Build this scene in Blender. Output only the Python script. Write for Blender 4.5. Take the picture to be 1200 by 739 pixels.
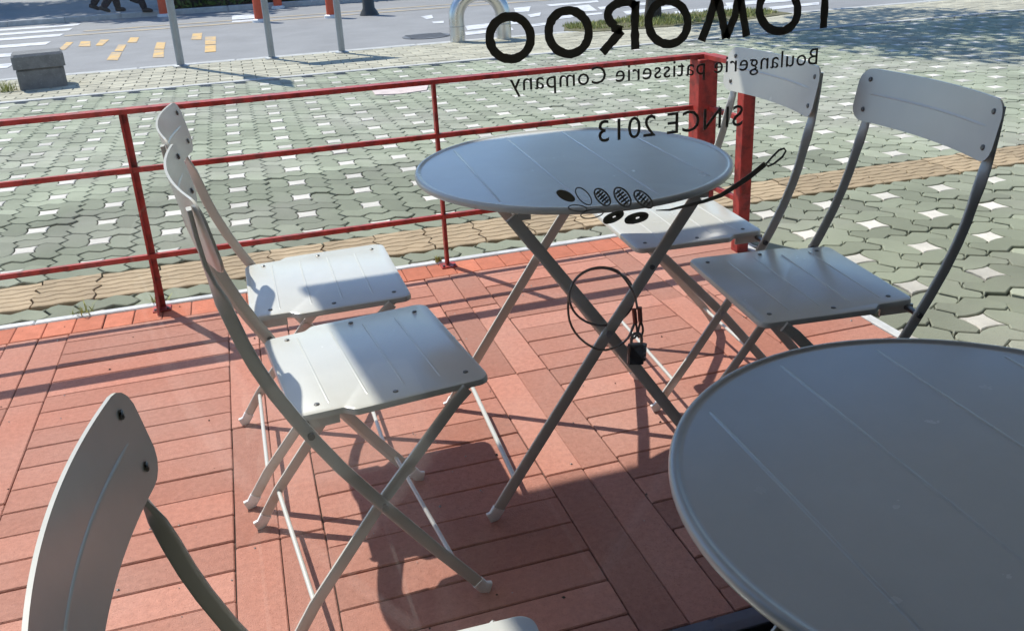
import bpy, bmesh, math, random
from mathutils import Vector, Matrix
random.seed(7)
rad = math.radians
for o in list(bpy.data.objects): bpy.data.objects.remove(o)
scene = bpy.context.scene
COL = scene.collection

# ------------------------------------------------------------------ camera
F_PX, YAW, PITCH, ROLL, CAM_H = 1045.3, 0.28224, 0.36881, -0.05092, 1.2
CXP, CYP = 600.0, 318.05
fw = Vector((math.sin(YAW)*math.cos(PITCH), math.cos(YAW)*math.cos(PITCH), -math.sin(PITCH)))
rt0 = Vector((math.cos(YAW), -math.sin(YAW), 0)); up0 = rt0.cross(fw)
rt = math.cos(ROLL)*rt0 + math.sin(ROLL)*up0
up = -math.sin(ROLL)*rt0 + math.cos(ROLL)*up0
CAM = Vector((0, 0, CAM_H))
cd = bpy.data.cameras.new('camera'); camo = bpy.data.objects.new('camera', cd); COL.objects.link(camo)
camo.matrix_world = Matrix(((rt.x, up.x, -fw.x, 0), (rt.y, up.y, -fw.y, 0), (rt.z, up.z, -fw.z, CAM_H), (0, 0, 0, 1)))
cd.sensor_width = 36; cd.sensor_fit = 'HORIZONTAL'; cd.lens = F_PX/1200*36
cd.shift_y = -(369.5-CYP)/1200; cd.clip_start = 0.02; cd.clip_end = 500
scene.camera = camo

# ------------------------------------------------------------------ light
KX, KY = 0.385, 0.72                       # sun shadow offset per metre of height: +x, -y
SUN_EL = math.atan2(1, math.hypot(KX, KY)); SUN_ROT = math.atan2(-KX, KY)
w = bpy.data.worlds.new('World'); scene.world = w; w.use_nodes = True
nt = w.node_tree; nt.nodes.clear()
sky = nt.nodes.new('ShaderNodeTexSky'); sky.sky_type = 'NISHITA'; sky.sun_disc = False
sky.sun_elevation = SUN_EL; sky.sun_rotation = SUN_ROT; sky.air_density = 1.0; sky.dust_density = 0.3; sky.ozone_density = 7.0
bg = nt.nodes.new('ShaderNodeBackground'); bg.inputs['Strength'].default_value = 0.15
out = nt.nodes.new('ShaderNodeOutputWorld')
nt.links.new(sky.outputs[0], bg.inputs[0]); nt.links.new(bg.outputs[0], out.inputs[0])
sl = bpy.data.lights.new('sun', 'SUN'); sl.energy = 4.2; sl.angle = rad(0.5); sl.color = (1.0, 0.955, 0.89)
so = bpy.data.objects.new('sun', sl); COL.objects.link(so)
so.rotation_euler = Vector((KX, -KY, -1)).to_track_quat('-Z', 'Y').to_euler()
scene.view_settings.view_transform = 'Standard'; scene.view_settings.look = 'None'
scene.view_settings.exposure = 0.52; scene.view_settings.gamma = 1.0
scene.view_settings.use_curve_mapping = False
scene.render.engine = 'CYCLES'
scene.cycles.transparent_max_bounces = 16

# ------------------------------------------------------------------ pixel to place helpers (1200 x 739 photo)
def ray(x, y): return fw + rt*((x-CXP)/F_PX) - up*((y-CYP)/F_PX)
def onz(x, y, z=0.0):
    d = ray(x, y); t = (z-CAM_H)/d.z; return CAM + d*t
def ony(x, y, Y):
    d = ray(x, y); t = Y/d.y; return CAM + d*t
def proj(p):
    d = Vector(p)-CAM; z = d.dot(fw)
    if z < 0.05: return None
    return (CXP+F_PX*d.dot(rt)/z, CYP-F_PX*d.dot(up)/z)

# ------------------------------------------------------------------ materials
def mat(name, col, rough=0.6, spec=0.5, metal=0.0, var=0.0, vscale=8.0, bump=0.0, bscale=60.0, objvar=0.0, attrvar=0.0,
        col2=None, c2scale=4.0, c2lo=0.45, c2hi=0.65, speck=None, speckscale=300.0, rvar=0.0, coat=0.0):
    m = bpy.data.materials.new(name); m.use_nodes = True
    n = m.node_tree.nodes; l = m.node_tree.links
    b = n['Principled BSDF']
    b.inputs['Roughness'].default_value = rough; b.inputs['Metallic'].default_value = metal
    b.inputs['Specular IOR Level'].default_value = spec
    b.inputs['Coat Weight'].default_value = coat
    tc = n.new('ShaderNodeTexCoord'); geo = n.new('ShaderNodeNewGeometry')
    vec = geo.outputs['Position']
    def noise(scale, detail=4.0, rough_=0.55):
        t = n.new('ShaderNodeTexNoise'); t.inputs['Scale'].default_value = scale; t.inputs['Detail'].default_value = detail
        t.inputs['Roughness'].default_value = rough_; l.new(vec, t.inputs['Vector']); return t.outputs['Fac']
    rgb = n.new('ShaderNodeRGB'); rgb.outputs[0].default_value = (*col, 1); cur = rgb.outputs[0]
    if col2:
        r = n.new('ShaderNodeMapRange'); r.inputs['From Min'].default_value = c2lo; r.inputs['From Max'].default_value = c2hi
        l.new(noise(c2scale), r.inputs['Value'])
        mx = n.new('ShaderNodeMix'); mx.data_type = 'RGBA'; mx.inputs['B'].default_value = (*col2, 1)
        l.new(r.outputs[0], mx.inputs['Factor']); l.new(cur, mx.inputs['A']); cur = mx.outputs['Result']
    if speck:
        r = n.new('ShaderNodeMapRange'); r.inputs['From Min'].default_value = 0.62; r.inputs['From Max'].default_value = 0.74
        l.new(noise(speckscale, 2.0), r.inputs['Value'])
        mx = n.new('ShaderNodeMix'); mx.data_type = 'RGBA'; mx.inputs['B'].default_value = (*speck, 1)
        l.new(r.outputs[0], mx.inputs['Factor']); l.new(cur, mx.inputs['A']); cur = mx.outputs['Result']
    gain = None
    def addgain(sock, amp):
        nonlocal gain
        r = n.new('ShaderNodeMapRange'); r.inputs['To Min'].default_value = 1-amp; r.inputs['To Max'].default_value = 1+amp
        l.new(sock, r.inputs['Value'])
        if gain is None: gain = r.outputs[0]
        else:
            mm = n.new('ShaderNodeMath'); mm.operation = 'MULTIPLY'; l.new(gain, mm.inputs[0]); l.new(r.outputs[0], mm.inputs[1]); gain = mm.outputs[0]
    if var:
        r = n.new('ShaderNodeMapRange'); r.inputs['From Min'].default_value = 0.3; r.inputs['From Max'].default_value = 0.7
        l.new(noise(vscale, 6.0, 0.65), r.inputs['Value']); addgain(r.outputs[0], var)
    if objvar:
        oi = n.new('ShaderNodeObjectInfo'); addgain(oi.outputs['Random'], objvar)
    if attrvar:
        at = n.new('ShaderNodeAttribute'); at.attribute_name = 'rnd'; addgain(at.outputs['Fac'], attrvar)
    if gain is not None:
        vm = n.new('ShaderNodeVectorMath'); vm.operation = 'SCALE'; l.new(cur, vm.inputs[0]); l.new(gain, vm.inputs['Scale']); cur = vm.outputs[0]
    l.new(cur, b.inputs['Base Color'])
    if rvar:
        r = n.new('ShaderNodeMapRange'); r.inputs['From Min'].default_value = 0.3; r.inputs['From Max'].default_value = 0.7
        r.inputs['To Min'].default_value = max(0.02, rough-rvar); r.inputs['To Max'].default_value = rough+rvar
        l.new(noise(12.0, 5.0), r.inputs['Value']); l.new(r.outputs[0], b.inputs['Roughness'])
    if bump:
        bp = n.new('ShaderNodeBump'); bp.inputs['Strength'].default_value = bump; bp.inputs['Distance'].default_value = 0.004
        l.new(noise(bscale, 6.0, 0.6), bp.inputs['Height']); l.new(bp.outputs[0], b.inputs['Normal'])
    return m

M = {}
M['paint'] = mat('paint', (0.525, 0.518, 0.465), 0.25, 0.85, var=0.03, vscale=14, bump=0.02, bscale=220, rvar=0.025)
M['rubber'] = mat('rubber', (0.80, 0.80, 0.78), 0.5, var=0.1, vscale=60)
M['steel'] = mat('steel', (0.55, 0.55, 0.54), 0.32, metal=1.0, rvar=0.1)
M['rivet'] = mat('rivet', (0.12, 0.115, 0.105), 0.35, metal=0.8)
M['brick'] = mat('brick', (0.44, 0.190, 0.136), 0.92, 0.10, var=0.13, vscale=70, bump=0.6, bscale=320, objvar=0.19,
                 col2=(0.45, 0.245, 0.192), c2scale=1.7, c2lo=0.35, c2hi=0.72, speck=(0.25, 0.10, 0.075), speckscale=330)
M['border'] = mat('border', (0.50, 0.175, 0.108), 0.9, 0.1, var=0.14, vscale=22, bump=0.4, bscale=180, objvar=0.12, speck=(0.26, 0.09, 0.06), speckscale=190)
M['bed'] = mat('bed', (0.095, 0.062, 0.05), 0.95, 0.1, var=0.3, vscale=30)
M['sandbed'] = mat('sandbed', (0.06, 0.062, 0.052), 0.95, 0.1, var=0.3, vscale=30)
M['green'] = mat('green', (0.272, 0.290, 0.212), 0.92, 0.12, var=0.17, vscale=1.6, bump=0.6, bscale=220, objvar=0.15, attrvar=0.15,
                 col2=(0.298, 0.298, 0.238), c2scale=0.9, speck=(0.17, 0.19, 0.155), speckscale=260)
M['white'] = mat('white', (0.53, 0.50, 0.44), 0.9, 0.12, var=0.13, vscale=12, bump=0.4, bscale=160, objvar=0.14, attrvar=0.14, speck=(0.36, 0.34, 0.30), speckscale=150)
M['yellow'] = mat('yellow', (0.39, 0.295, 0.185), 0.9, 0.25, var=0.16, vscale=9, bump=0.5, bscale=150, objvar=0.12, speck=(0.28, 0.21, 0.12), speckscale=140)
M['beige'] = mat('beige', (0.43, 0.405, 0.31), 0.92, 0.2, var=0.2, vscale=3, bump=0.4, bscale=120, attrvar=0.13)
M['conc'] = mat('conc', (0.46, 0.46, 0.44), 0.9, 0.2, var=0.18, vscale=10, bump=0.5, bscale=120)
M['edging'] = mat('edging', (0.52, 0.52, 0.51), 0.7, 0.4, var=0.2, vscale=14, bump=0.3, bscale=90)
M['pink'] = mat('pink', (0.60, 0.50, 0.46), 0.85, 0.2, var=0.15, vscale=14)
M['asphalt'] = mat('asphalt', (0.262, 0.260, 0.255), 0.9, 0.3, var=0.12, vscale=1.2, bump=0.5, bscale=90, speck=(0.33, 0.33, 0.33), speckscale=60)
M['roadwhite'] = mat('roadwhite', (0.60, 0.60, 0.60), 0.8, 0.3, col2=(0.36, 0.37, 0.375), c2scale=6, c2lo=0.5, c2hi=0.72, var=0.1)
M['roadorange'] = mat('roadorange', (0.62, 0.40, 0.15), 0.8, 0.3, col2=(0.36, 0.31, 0.25), c2scale=5, c2lo=0.42, c2hi=0.72, var=0.1)
M['roadcream'] = mat('roadcream', (0.47, 0.38, 0.24), 0.8, 0.3, col2=(0.27, 0.265, 0.26), c2scale=4, c2lo=0.4, c2hi=0.7)
M['red'] = mat('red', (0.38, 0.044, 0.033), 0.5, 0.3, var=0.14, vscale=25, bump=0.05, bscale=150, col2=(0.20, 0.03, 0.022), c2scale=30, rvar=0.08)
M['galv'] = mat('galv', (0.30, 0.315, 0.32), 0.45, 0.5, metal=0.35, var=0.12, vscale=8)
M['granite'] = mat('granite', (0.17, 0.17, 0.165), 0.85, 0.3, var=0.2, vscale=14, bump=0.6, bscale=120, speck=(0.30, 0.30, 0.29), speckscale=90)
M['granitetop'] = mat('granitetop', (0.34, 0.34, 0.33), 0.8, 0.3, var=0.2, vscale=14, bump=0.5, bscale=120)
M['iron'] = mat('iron', (0.10, 0.105, 0.11), 0.6, 0.5, var=0.2, vscale=20)
M['orangeplastic'] = mat('orangeplastic', (0.62, 0.09, 0.03), 0.5, 0.4, var=0.1, vscale=10)
M['whiteplastic'] = mat('whiteplastic', (0.7, 0.7, 0.69), 0.5, 0.4)
M['darkpost'] = mat('darkpost', (0.05, 0.055, 0.055), 0.5, 0.4)
M['leaf'] = mat('leaf', (0.075, 0.115, 0.03), 0.65, 0.3, attrvar=0.45, var=0.2, vscale=3)
M['grass'] = mat('grass', (0.36, 0.37, 0.13), 0.75, 0.2, attrvar=0.4)
M['bark'] = mat('bark', (0.07, 0.06, 0.05), 0.95, 0.1, var=0.3, vscale=12, bump=0.8, bscale=40)
M['soil'] = mat('soil', (0.16, 0.15, 0.09), 0.95, 0.1, var=0.3, vscale=8)
M['vinyl'] = mat('vinyl', (0.34, 0.32, 0.265), 0.55, 0.3)
M['alu'] = mat('alu', (0.10, 0.12, 0.16), 0.3, 0.6, metal=0.5, var=0.1, vscale=20, rvar=0.08)
M['floor'] = mat('floor', (0.08, 0.075, 0.07), 0.5, 0.4, var=0.15, vscale=6)
M['facade_bounce'] = mat('facade_bounce', (0.78, 0.77, 0.74), 0.9, 0.2, var=0.05, vscale=3)
M['plaster'] = mat('plaster', (0.16, 0.15, 0.135), 0.9, 0.2, var=0.06)
M['canvas'] = mat('canvas', (0.10, 0.09, 0.08), 0.9, 0.1, var=0.08, vscale=10)
M['black'] = mat('black', (0.018, 0.017, 0.017), 0.35, 0.5)
M['dial'] = mat('dial', (0.06, 0.06, 0.06), 0.3, 0.5)
M['wire'] = mat('wire', (0.12, 0.095, 0.072), 0.28, 0.6, coat=0.4)
M['ferrule'] = mat('ferrule', (0.26, 0.07, 0.045), 0.35, 0.5, metal=0.3)
M['trouser'] = mat('trouser', (0.018, 0.02, 0.028), 0.9, 0.1)
M['jacket'] = mat('jacket', (0.03, 0.03, 0.035), 0.9, 0.1)
M['skin'] = mat('skin', (0.5, 0.33, 0.25), 0.6, 0.3)
M['hair'] = mat('hair', (0.015, 0.012, 0.01), 0.6, 0.3)
M['shoe'] = mat('shoe', (0.012, 0.012, 0.013), 0.5, 0.4)
M['signface'] = mat('signface', (0.6, 0.6, 0.58), 0.5, 0.3)

def glassmat():
    m = bpy.data.materials.new('glass'); m.use_nodes = True
    n = m.node_tree.nodes; l = m.node_tree.links; n.clear()
    o = n.new('ShaderNodeOutputMaterial'); mx = n.new('ShaderNodeMixShader')
    tr = n.new('ShaderNodeBsdfTransparent'); tr.inputs[0].default_value = (0.975, 0.985, 0.978, 1)
    gl = n.new('ShaderNodeBsdfGlossy'); gl.inputs['Roughness'].default_value = 0.0; gl.inputs['Color'].default_value = (0.9, 0.93, 0.95, 1)
    lw = n.new('ShaderNodeLayerWeight'); pw = n.new('ShaderNodeMath'); pw.operation = 'POWER'; pw.inputs[1].default_value = 5
    ma = n.new('ShaderNodeMath'); ma.operation = 'MULTIPLY_ADD'; ma.inputs[1].default_value = 0.7; ma.inputs[2].default_value = 0.028
    l.new(lw.outputs['Facing'], pw.inputs[0]); l.new(pw.outputs[0], ma.inputs[0]); l.new(ma.outputs[0], mx.inputs[0])
    l.new(tr.outputs[0], mx.inputs[1]); l.new(gl.outputs[0], mx.inputs[2])
    geo = n.new('ShaderNodeNewGeometry'); mp = n.new('ShaderNodeMapping'); mp.inputs['Rotation'].default_value = (0, 0.6, 0); mp.inputs['Scale'].default_value = (9, 9, 1.6)
    nz = n.new('ShaderNodeTexNoise'); nz.inputs['Scale'].default_value = 1.6; nz.inputs['Detail'].default_value = 5
    mr = n.new('ShaderNodeMapRange'); mr.inputs['From Min'].default_value = 0.35; mr.inputs['From Max'].default_value = 0.8
    mr.inputs['To Min'].default_value = 0.0; mr.inputs['To Max'].default_value = 0.010
    l.new(geo.outputs['Position'], mp.inputs[0]); l.new(mp.outputs[0], nz.inputs['Vector']); l.new(nz.outputs['Fac'], mr.inputs['Value'])
    df = n.new('ShaderNodeBsdfTranslucent'); df.inputs[0].default_value = (0.8, 0.8, 0.8, 1); m2 = n.new('ShaderNodeMixShader')
    l.new(mr.outputs[0], m2.inputs[0]); l.new(mx.outputs[0], m2.inputs[1]); l.new(df.outputs[0], m2.inputs[2]); l.new(m2.outputs[0], o.inputs[0])
    return m
M['glass'] = glassmat()
def canvasmat():
    m = bpy.data.materials.new('awning_cloth'); m.use_nodes = True
    n = m.node_tree.nodes; l = m.node_tree.links; b = n['Principled BSDF']; o = n['Material Output']
    b.inputs['Base Color'].default_value = (0.72, 0.73, 0.73, 1); b.inputs['Roughness'].default_value = 0.9
    t = n.new('ShaderNodeBsdfTranslucent'); t.inputs[0].default_value = (0.72, 0.73, 0.73, 1)
    mx = n.new('ShaderNodeMixShader'); mx.inputs[0].default_value = 0.10
    l.new(b.outputs[0], mx.inputs[1]); l.new(t.outputs[0], mx.inputs[2]); l.new(mx.outputs[0], o.inputs[0])
    return m
M['canvas'] = canvasmat()

# ------------------------------------------------------------------ mesh helpers
class MB:
    def __init__(s): s.v = []; s.f = []; s.m = []; s.r = []
    def add(s, vs, fs, mi=0, rnd=0.5):
        b = len(s.v); s.v += [tuple(v) for v in vs]
        for f in fs: s.f.append(tuple(i+b for i in f)); s.m.append(mi); s.r.append(rnd)
        return s
    def box(s, x0, x1, y0, y1, z0, z1, mi=0, rnd=0.5):
        v = [(x0,y0,z0),(x1,y0,z0),(x1,y1,z0),(x0,y1,z0),(x0,y0,z1),(x1,y0,z1),(x1,y1,z1),(x0,y1,z1)]
        return s.add(v, [(0,3,2,1),(4,5,6,7),(0,1,5,4),(1,2,6,5),(2,3,7,6),(3,0,4,7)], mi, rnd)
    def bbox(s, x0, x1, y0, y1, z0, z1, b=0.003, mi=0, rnd=0.5):   # box with bevelled top edges and vertical edges
        def ring(d, z, c): return [(x0+d+c,y0+d,z),(x1-d-c,y0+d,z),(x1-d,y0+d+c,z),(x1-d,y1-d-c,z),(x1-d-c,y1-d,z),(x0+d+c,y1-d,z),(x0+d,y1-d-c,z),(x0+d,y0+d+c,z)]
        rs = [ring(0,z0,b), ring(0,z1-b,b), ring(b,z1,b*.5)]
        v = sum(rs, []); f = []
        for k in range(2):
            for i in range(8): f.append((k*8+i, k*8+(i+1)%8, k*8+8+(i+1)%8, k*8+8+i))
        f.append(tuple(range(16,24))); f.append(tuple(reversed(range(8))))
        return s.add(v, f, mi, rnd)
    def tube(s, pts, r, n=8, closed=False, mi=0, cap=True):
        pts = [Vector(p) for p in pts]; N = len(pts); vs = []; fs = []
        rr = r if isinstance(r, (list, tuple)) else [r]*N
        prev = None
        for i, p in enumerate(pts):
            if closed: t = pts[(i+1) % N]-pts[i-1]
            else: t = pts[min(i+1, N-1)]-pts[max(i-1, 0)]
            t.normalize()
            if prev is None:
                a = Vector((0,0,1)) if abs(t.z) < .9 else Vector((1,0,0))
                u = t.cross(a).normalized()
            else: u = (prev - t*prev.dot(t)).normalized()
            prev = u; w_ = t.cross(u)
            for k in range(n):
                an = 2*math.pi*k/n; vs.append(p + (u*math.cos(an)+w_*math.sin(an))*rr[i])
        M_ = N if closed else N-1
        for i in range(M_):
            j = (i+1) % N
            for k in range(n): fs.append((i*n+k, i*n+(k+1)%n, j*n+(k+1)%n, j*n+k))
        if cap and not closed: fs.append(tuple(reversed(range(n)))); fs.append(tuple(range((N-1)*n, N*n)))
        return s.add(vs, fs, mi)
    def lathe(s, prof, c=(0,0,0), n=48, mi=0):
        vs = []; fs = []
        for (r, z) in prof:
            for k in range(n):
                a = 2*math.pi*k/n; vs.append((c[0]+r*math.cos(a), c[1]+r*math.sin(a), c[2]+z))
        for i in range(len(prof)-1):
            for k in range(n): fs.append((i*n+k, i*n+(k+1)%n, (i+1)*n+(k+1)%n, (i+1)*n+k))
        fs.append(tuple(reversed(range(n)))); fs.append(tuple(range((len(prof)-1)*n, len(prof)*n)))
        return s.add(vs, fs, mi)
    def bar(s, path, width_dir_fn, wdt, thk, mi=0, nchamfer=True):  # flat bar swept along a path; width_dir_fn(i,t) -> width vector
        pts = [Vector(p) for p in path]; N = len(pts); vs = []; fs = []
        for i, p in enumerate(pts):
            t = (pts[min(i+1, N-1)]-pts[max(i-1, 0)]).normalized()
            wv = width_dir_fn(i, t); wv = (wv - t*wv.dot(t)).normalized(); tv = t.cross(wv)
            for k in range(12):
                an = 2*math.pi*(k+.5)/12; ca, sa = math.cos(an), math.sin(an)
                vs.append(p+wv*(math.copysign(abs(ca)**.45, ca)*wdt/2)+tv*(math.copysign(abs(sa)**.45, sa)*thk/2))
        for i in range(N-1):
            for k in range(12): fs.append((i*12+k, i*12+(k+1)%12, i*12+12+(k+1)%12, i*12+12+k))
        fs.append(tuple(reversed(range(12)))); fs.append(tuple(range((N-1)*12, N*12)))
        return s.add(vs, fs, mi)
    def mesh(s, name, mats, smooth=False, rnd=False):
        me = bpy.data.meshes.new(name); me.from_pydata(s.v, [], s.f)
        for m in (mats if isinstance(mats, (list, tuple)) else [mats]): me.materials.append(M[m])
        if len(set(s.m)) > 1: me.polygons.foreach_set('material_index', s.m)
        if smooth:
            me.polygons.foreach_set('use_smooth', [True]*len(me.polygons))
        if rnd:
            at = me.attributes.new('rnd', 'FLOAT', 'FACE'); at.data.foreach_set('value', s.r)
        bm = bmesh.new(); bm.from_mesh(me); bmesh.ops.recalc_face_normals(bm, faces=bm.faces); bm.to_mesh(me); bm.free()
        if smooth:
            try: me.set_sharp_from_angle(angle=rad(38))
            except Exception: pass
        me.update(); return me
    def build(s, name, mats, parent=None, smooth=False, rnd=False):
        return link(name, s.mesh(name, mats, smooth, rnd), parent)
def link(name, me, parent=None):
    o = bpy.data.objects.new(name, me); COL.objects.link(o)
    if parent: o.parent = parent
    return o
def tag(o, label, cat, group=None):
    o['label'] = label; o['category'] = cat
    if group: o['group'] = group
    return o
def thing(name, label, cat, loc=(0,0,0), rz=0.0, group=None):
    o = link(name, None); o.location = loc; o.rotation_euler = (0,0,rz); o.empty_display_size = .1
    return tag(o, label, cat, group)
def structure(o): o['kind'] = 'structure'; return o
def stuff(o): o['kind'] = 'stuff'; return o
def copy_tree(o, parent=None):
    c = o.copy(); COL.objects.link(c)
    if parent: c.parent = parent
    for ch in o.children: copy_tree(ch, c)
    return c
V = Vector

# ------------------------------------------------------------------ setting: far to near ground
SW, RD = -0.02, -0.12            # sidewalk and road levels
road = structure(MB().add([(-120,10.42,RD),(120,10.42,RD),(120,19.5,RD),(-120,19.5,RD)], [(0,1,2,3)]).build('road', 'asphalt'))
structure(MB().add([(-150,19.45,RD-.06),(150,19.45,RD-.06),(150,160,RD-.06),(-150,160,RD-.06)], [(0,1,2,3)]).build('ground', 'asphalt'))
sw = structure(MB().add([(-120,-40,SW-.022),(120,-40,SW-.022),(120,10.45,SW-.022),(-120,10.45,SW-.022)], [(0,1,2,3)]).build('sidewalk', 'sandbed'))
kerb = link('kerb', None); structure(kerb)
kb = MB().bbox(0,1.0,0,.16,-.2,0,.012).mesh('kerb_stone', 'conc')
for i in range(-8, 16):
    o = link('kerb_stone', kb, kerb); o.location = (i*1.004, 10.30, SW+.004+random.uniform(-.002,.002))
for nm, y0, x0, x1 in (('far_kerb', 19.42, -16, 24),):
    fk = link(nm, None); structure(fk)
    for i in range(x0, x1):
        o = link('kerb_stone', kb, fk); o.location = (i*1.004, y0, RD+.10)
structure(MB().box(-150,150,19.56,60,RD-.2,RD+.085).build('far_sidewalk', 'asphalt'))

# interlocking pavers: three by three pinwheels round a pale centre block
A_ = 0.1017; DL = 0.0150
def zig(t):
    t = t % 1.0
    return 4*t if t < .25 else (2-4*t if t < .75 else 4*t-4)
def edge_pts(kind, i, j):          # unit edge of the 3 x 3 cell: 'v' at x=i between y=j..j+1, 'h' at y=j between x=i..i+1
    if kind == 'v' and j == 1 and i in (1, 2): pr = ((.3, .55 if i == 1 else -.55), (.7, .55 if i == 1 else -.55))
    elif kind == 'h' and i == 1 and j in (1, 2): pr = ((.3, .55 if j == 1 else -.55), (.7, .55 if j == 1 else -.55))
    else: pr = ((.25, 1), (.75, -1))
    if kind == 'v': return [(i+sg*DL/A_, j+t) for t, sg in pr]
    return [(i+t, j+sg*DL/A_) for t, sg in pr]
def outline(x0, y0, nx, ny):
    pts = []
    for i in range(nx): pts += [(x0+i, y0)]+edge_pts('h', x0+i, y0)
    for j in range(ny): pts += [(x0+nx, y0+j)]+edge_pts('v', x0+nx, y0+j)
    for i in range(nx-1, -1, -1): pts += [(x0+i+1, y0+ny)]+edge_pts('h', x0+i, y0+ny)[::-1]
    for j in range(ny-1, -1, -1): pts += [(x0, y0+j+1)]+edge_pts('v', x0, y0+j)[::-1]
    return [((a-x0)*A_, (b-y0)*A_) for a, b in pts]
def inset(poly, d):
    n = len(poly); res = []
    for i in range(n):
        p0, p1, p2 = V(poly[i-1]), V(poly[i]), V(poly[(i+1) % n])
        a = (p1-p0).normalized(); b = (p2-p1).normalized()
        na, nb = V((-a.y, a.x)), V((-b.y, b.x)); m = (na+nb)
        m = m/max(.35, m.length_squared)*2 if m.length > 1e-6 else na
        res.append(p1+m*d*(1.0 if m.length < 2 else 2/m.length))
    return res
def paver_geo(x0, y0, nx, ny):
    o = outline(x0, y0, nx, ny); a = inset(o, .0026); b = inset(o, .0058)
    n = len(o)
    v = [(p.x,p.y,-.03) for p in a]+[(p.x,p.y,-.0028) for p in a]+[(p.x,p.y,0) for p in b]
    f = []
    for k in range(2):
        for i in range(n): f.append((k*n+i, k*n+(i+1)%n, (k+1)*n+(i+1)%n, (k+1)*n+i))
    f.append(tuple(range(2*n,3*n)))
    return v, f
GEO = {'h0': paver_geo(0,0,2,1), 'v0': paver_geo(2,0,1,2), 'h1': paver_geo(1,2,2,1), 'v1': paver_geo(0,1,1,2), 'w': paver_geo(1,1,1,1)}
PMESH = {k: MB().add(*GEO[k]).mesh('paver_'+k, 'white' if k == 'w' else 'green') for k in GEO}
PIN = (('h0',0,0),('v0',2,0),('h1',1,2),('v1',0,1),('w',1,1))
cand = []
def field(x0, y0, ylo, yhi, xlo, xhi, keep):
    P = 3*A_
    i0 = math.floor((xlo-x0)/P)-1; i1 = math.ceil((xhi-x0)/P)+1
    j0 = math.floor((ylo-y0)/P)-1; j1 = math.ceil((yhi-y0)/P)+1
    for i in range(i0, i1):
        for j in range(j0, j1):
            cx, cy = x0+i*P-1.5*A_, y0+j*P-1.5*A_
            for k, a, b in PIN:
                sx, sy = (2,1) if k[0] == 'h' else ((1,2) if k[0] == 'v' else (1,1))
                px, py = cx+a*A_, cy+b*A_
                mx, my = px+sx*A_/2, py+sy*A_/2
                if keep(mx, my, px, py, sx*A_, sy*A_): cand.append((k, px, py, mx, my, sx*sy))
def inview(mx, my, m=260):
    p = proj((mx, my, SW)); return p is not None and -m < p[0] < 1200+m and -m*.6 < p[1] < 739+m
def keep_near(mx, my, px, py, w_, h_):
    if not inview(mx, my): return False
    if py+h_ > 3.415 or my < .3: return False
    if mx < 1.80 and my < 3.20: return False
    return px > -3.5
field(2.11, 3.239, 0.3, 3.4, -2.5, 5.5, keep_near)
field(-0.092, 4.157, 3.70, 8.7, -5, 12, lambda mx,my,px,py,w_,h_: inview(mx,my) and py > 3.69 and py+h_ < 8.70)
def score(c):
    p = proj((c[3], c[4], SW)); r2 = (V((c[3], c[4], SW))-CAM).length
    vis = -10 < p[0] < 1210 and -10 < p[1] < 749
    hid = c[3] < 1.72 and c[4] < 3.2
    return (0 if vis and not hid else 1, r2/math.sqrt(c[5]))
cand.sort(key=score)
cnt = 0; rest = MB()
for k, px, py, mx, my, ss in cand:
    dz = random.gauss(0, .0016)
    if cnt < 300 and score((k,px,py,mx,my,ss))[0] == 0:
        o = link('pale_paver' if k == 'w' else 'paver', PMESH[k], sw); o.location = (px, py, SW+dz)
        o.rotation_euler = (random.gauss(0,.010), random.gauss(0,.010), random.gauss(0,.006)); cnt += 1
    else:
        v, f = GEO[k]; rest.add([(x+px, y+py, z+SW+dz) for x, y, z in v], f, 1 if k == 'w' else 0, random.random())
stuff(rest.build('distant_pavers', ['green','white'], sw, rnd=True))
# ribbed buff guide strip
NR = 6; LW, LH = .218, .283
def ribbed():
    yb = MB(); n = 9; ph = [random.uniform(0, 6.28) for _ in range(NR+1)]; am = [random.uniform(.0035, .0095) for _ in range(NR+1)]
    am[0] = am[NR] = .004; ph[0] = ph[NR] = .6
    xs_ = [i*LW/8 for i in range(9)]
    def wav(r_, x): return am[r_]*math.sin(2*math.pi*x/.109+ph[r_])
    def xe(yy, x): return x + .015*zig(yy/(LH/2.5)) + (.0035 if x == 0 else (-.0035 if x == LW else 0))
    for r_ in range(NR):
        y0, y1 = r_*LH/NR+.0018, (r_+1)*LH/NR-.0018
        lo = [(xe(y0, x), y0+wav(r_, x)) for x in xs_]; hi = [(xe(y1, x), y1+wav(r_+1, x)) for x in xs_]
        vs = []
        for (z, ins) in ((-.03, 0), (-.003, 0), (0, .0045)):
            vs += [(a, b+ins, z) for a, b in lo]+[(a, b-ins, z) for a, b in hi]
        fs = []
        for i in range(8):
            fs += [(4*n+i, 4*n+i+1, 5*n+i+1, 5*n+i)]
            for k in range(2):
                fs += [(k*2*n+i, k*2*n+i+1, (k+1)*2*n+i+1, (k+1)*2*n+i), (k*2*n+n+i, k*2*n+n+i+1, (k+1)*2*n+n+i+1, (k+1)*2*n+n+i)]
        for k in range(2):
            for e in (0, 8): fs += [(k*2*n+e, k*2*n+n+e, (k+1)*2*n+n+e, (k+1)*2*n+e)]
        yb.add(vs, fs)
    return yb.mesh('ribbed_paver', 'yellow')
YV = [ribbed() for _ in range(4)]
for i in range(-8, 30):
    o = link('ribbed_paver', YV[random.randrange(4)], sw); o.location = (-.86+i*.2185, 3.412, SW+random.gauss(0,.0012)); o.rotation_euler = (random.gauss(0,.006),random.gauss(0,.006),random.gauss(0,.003))
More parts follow.
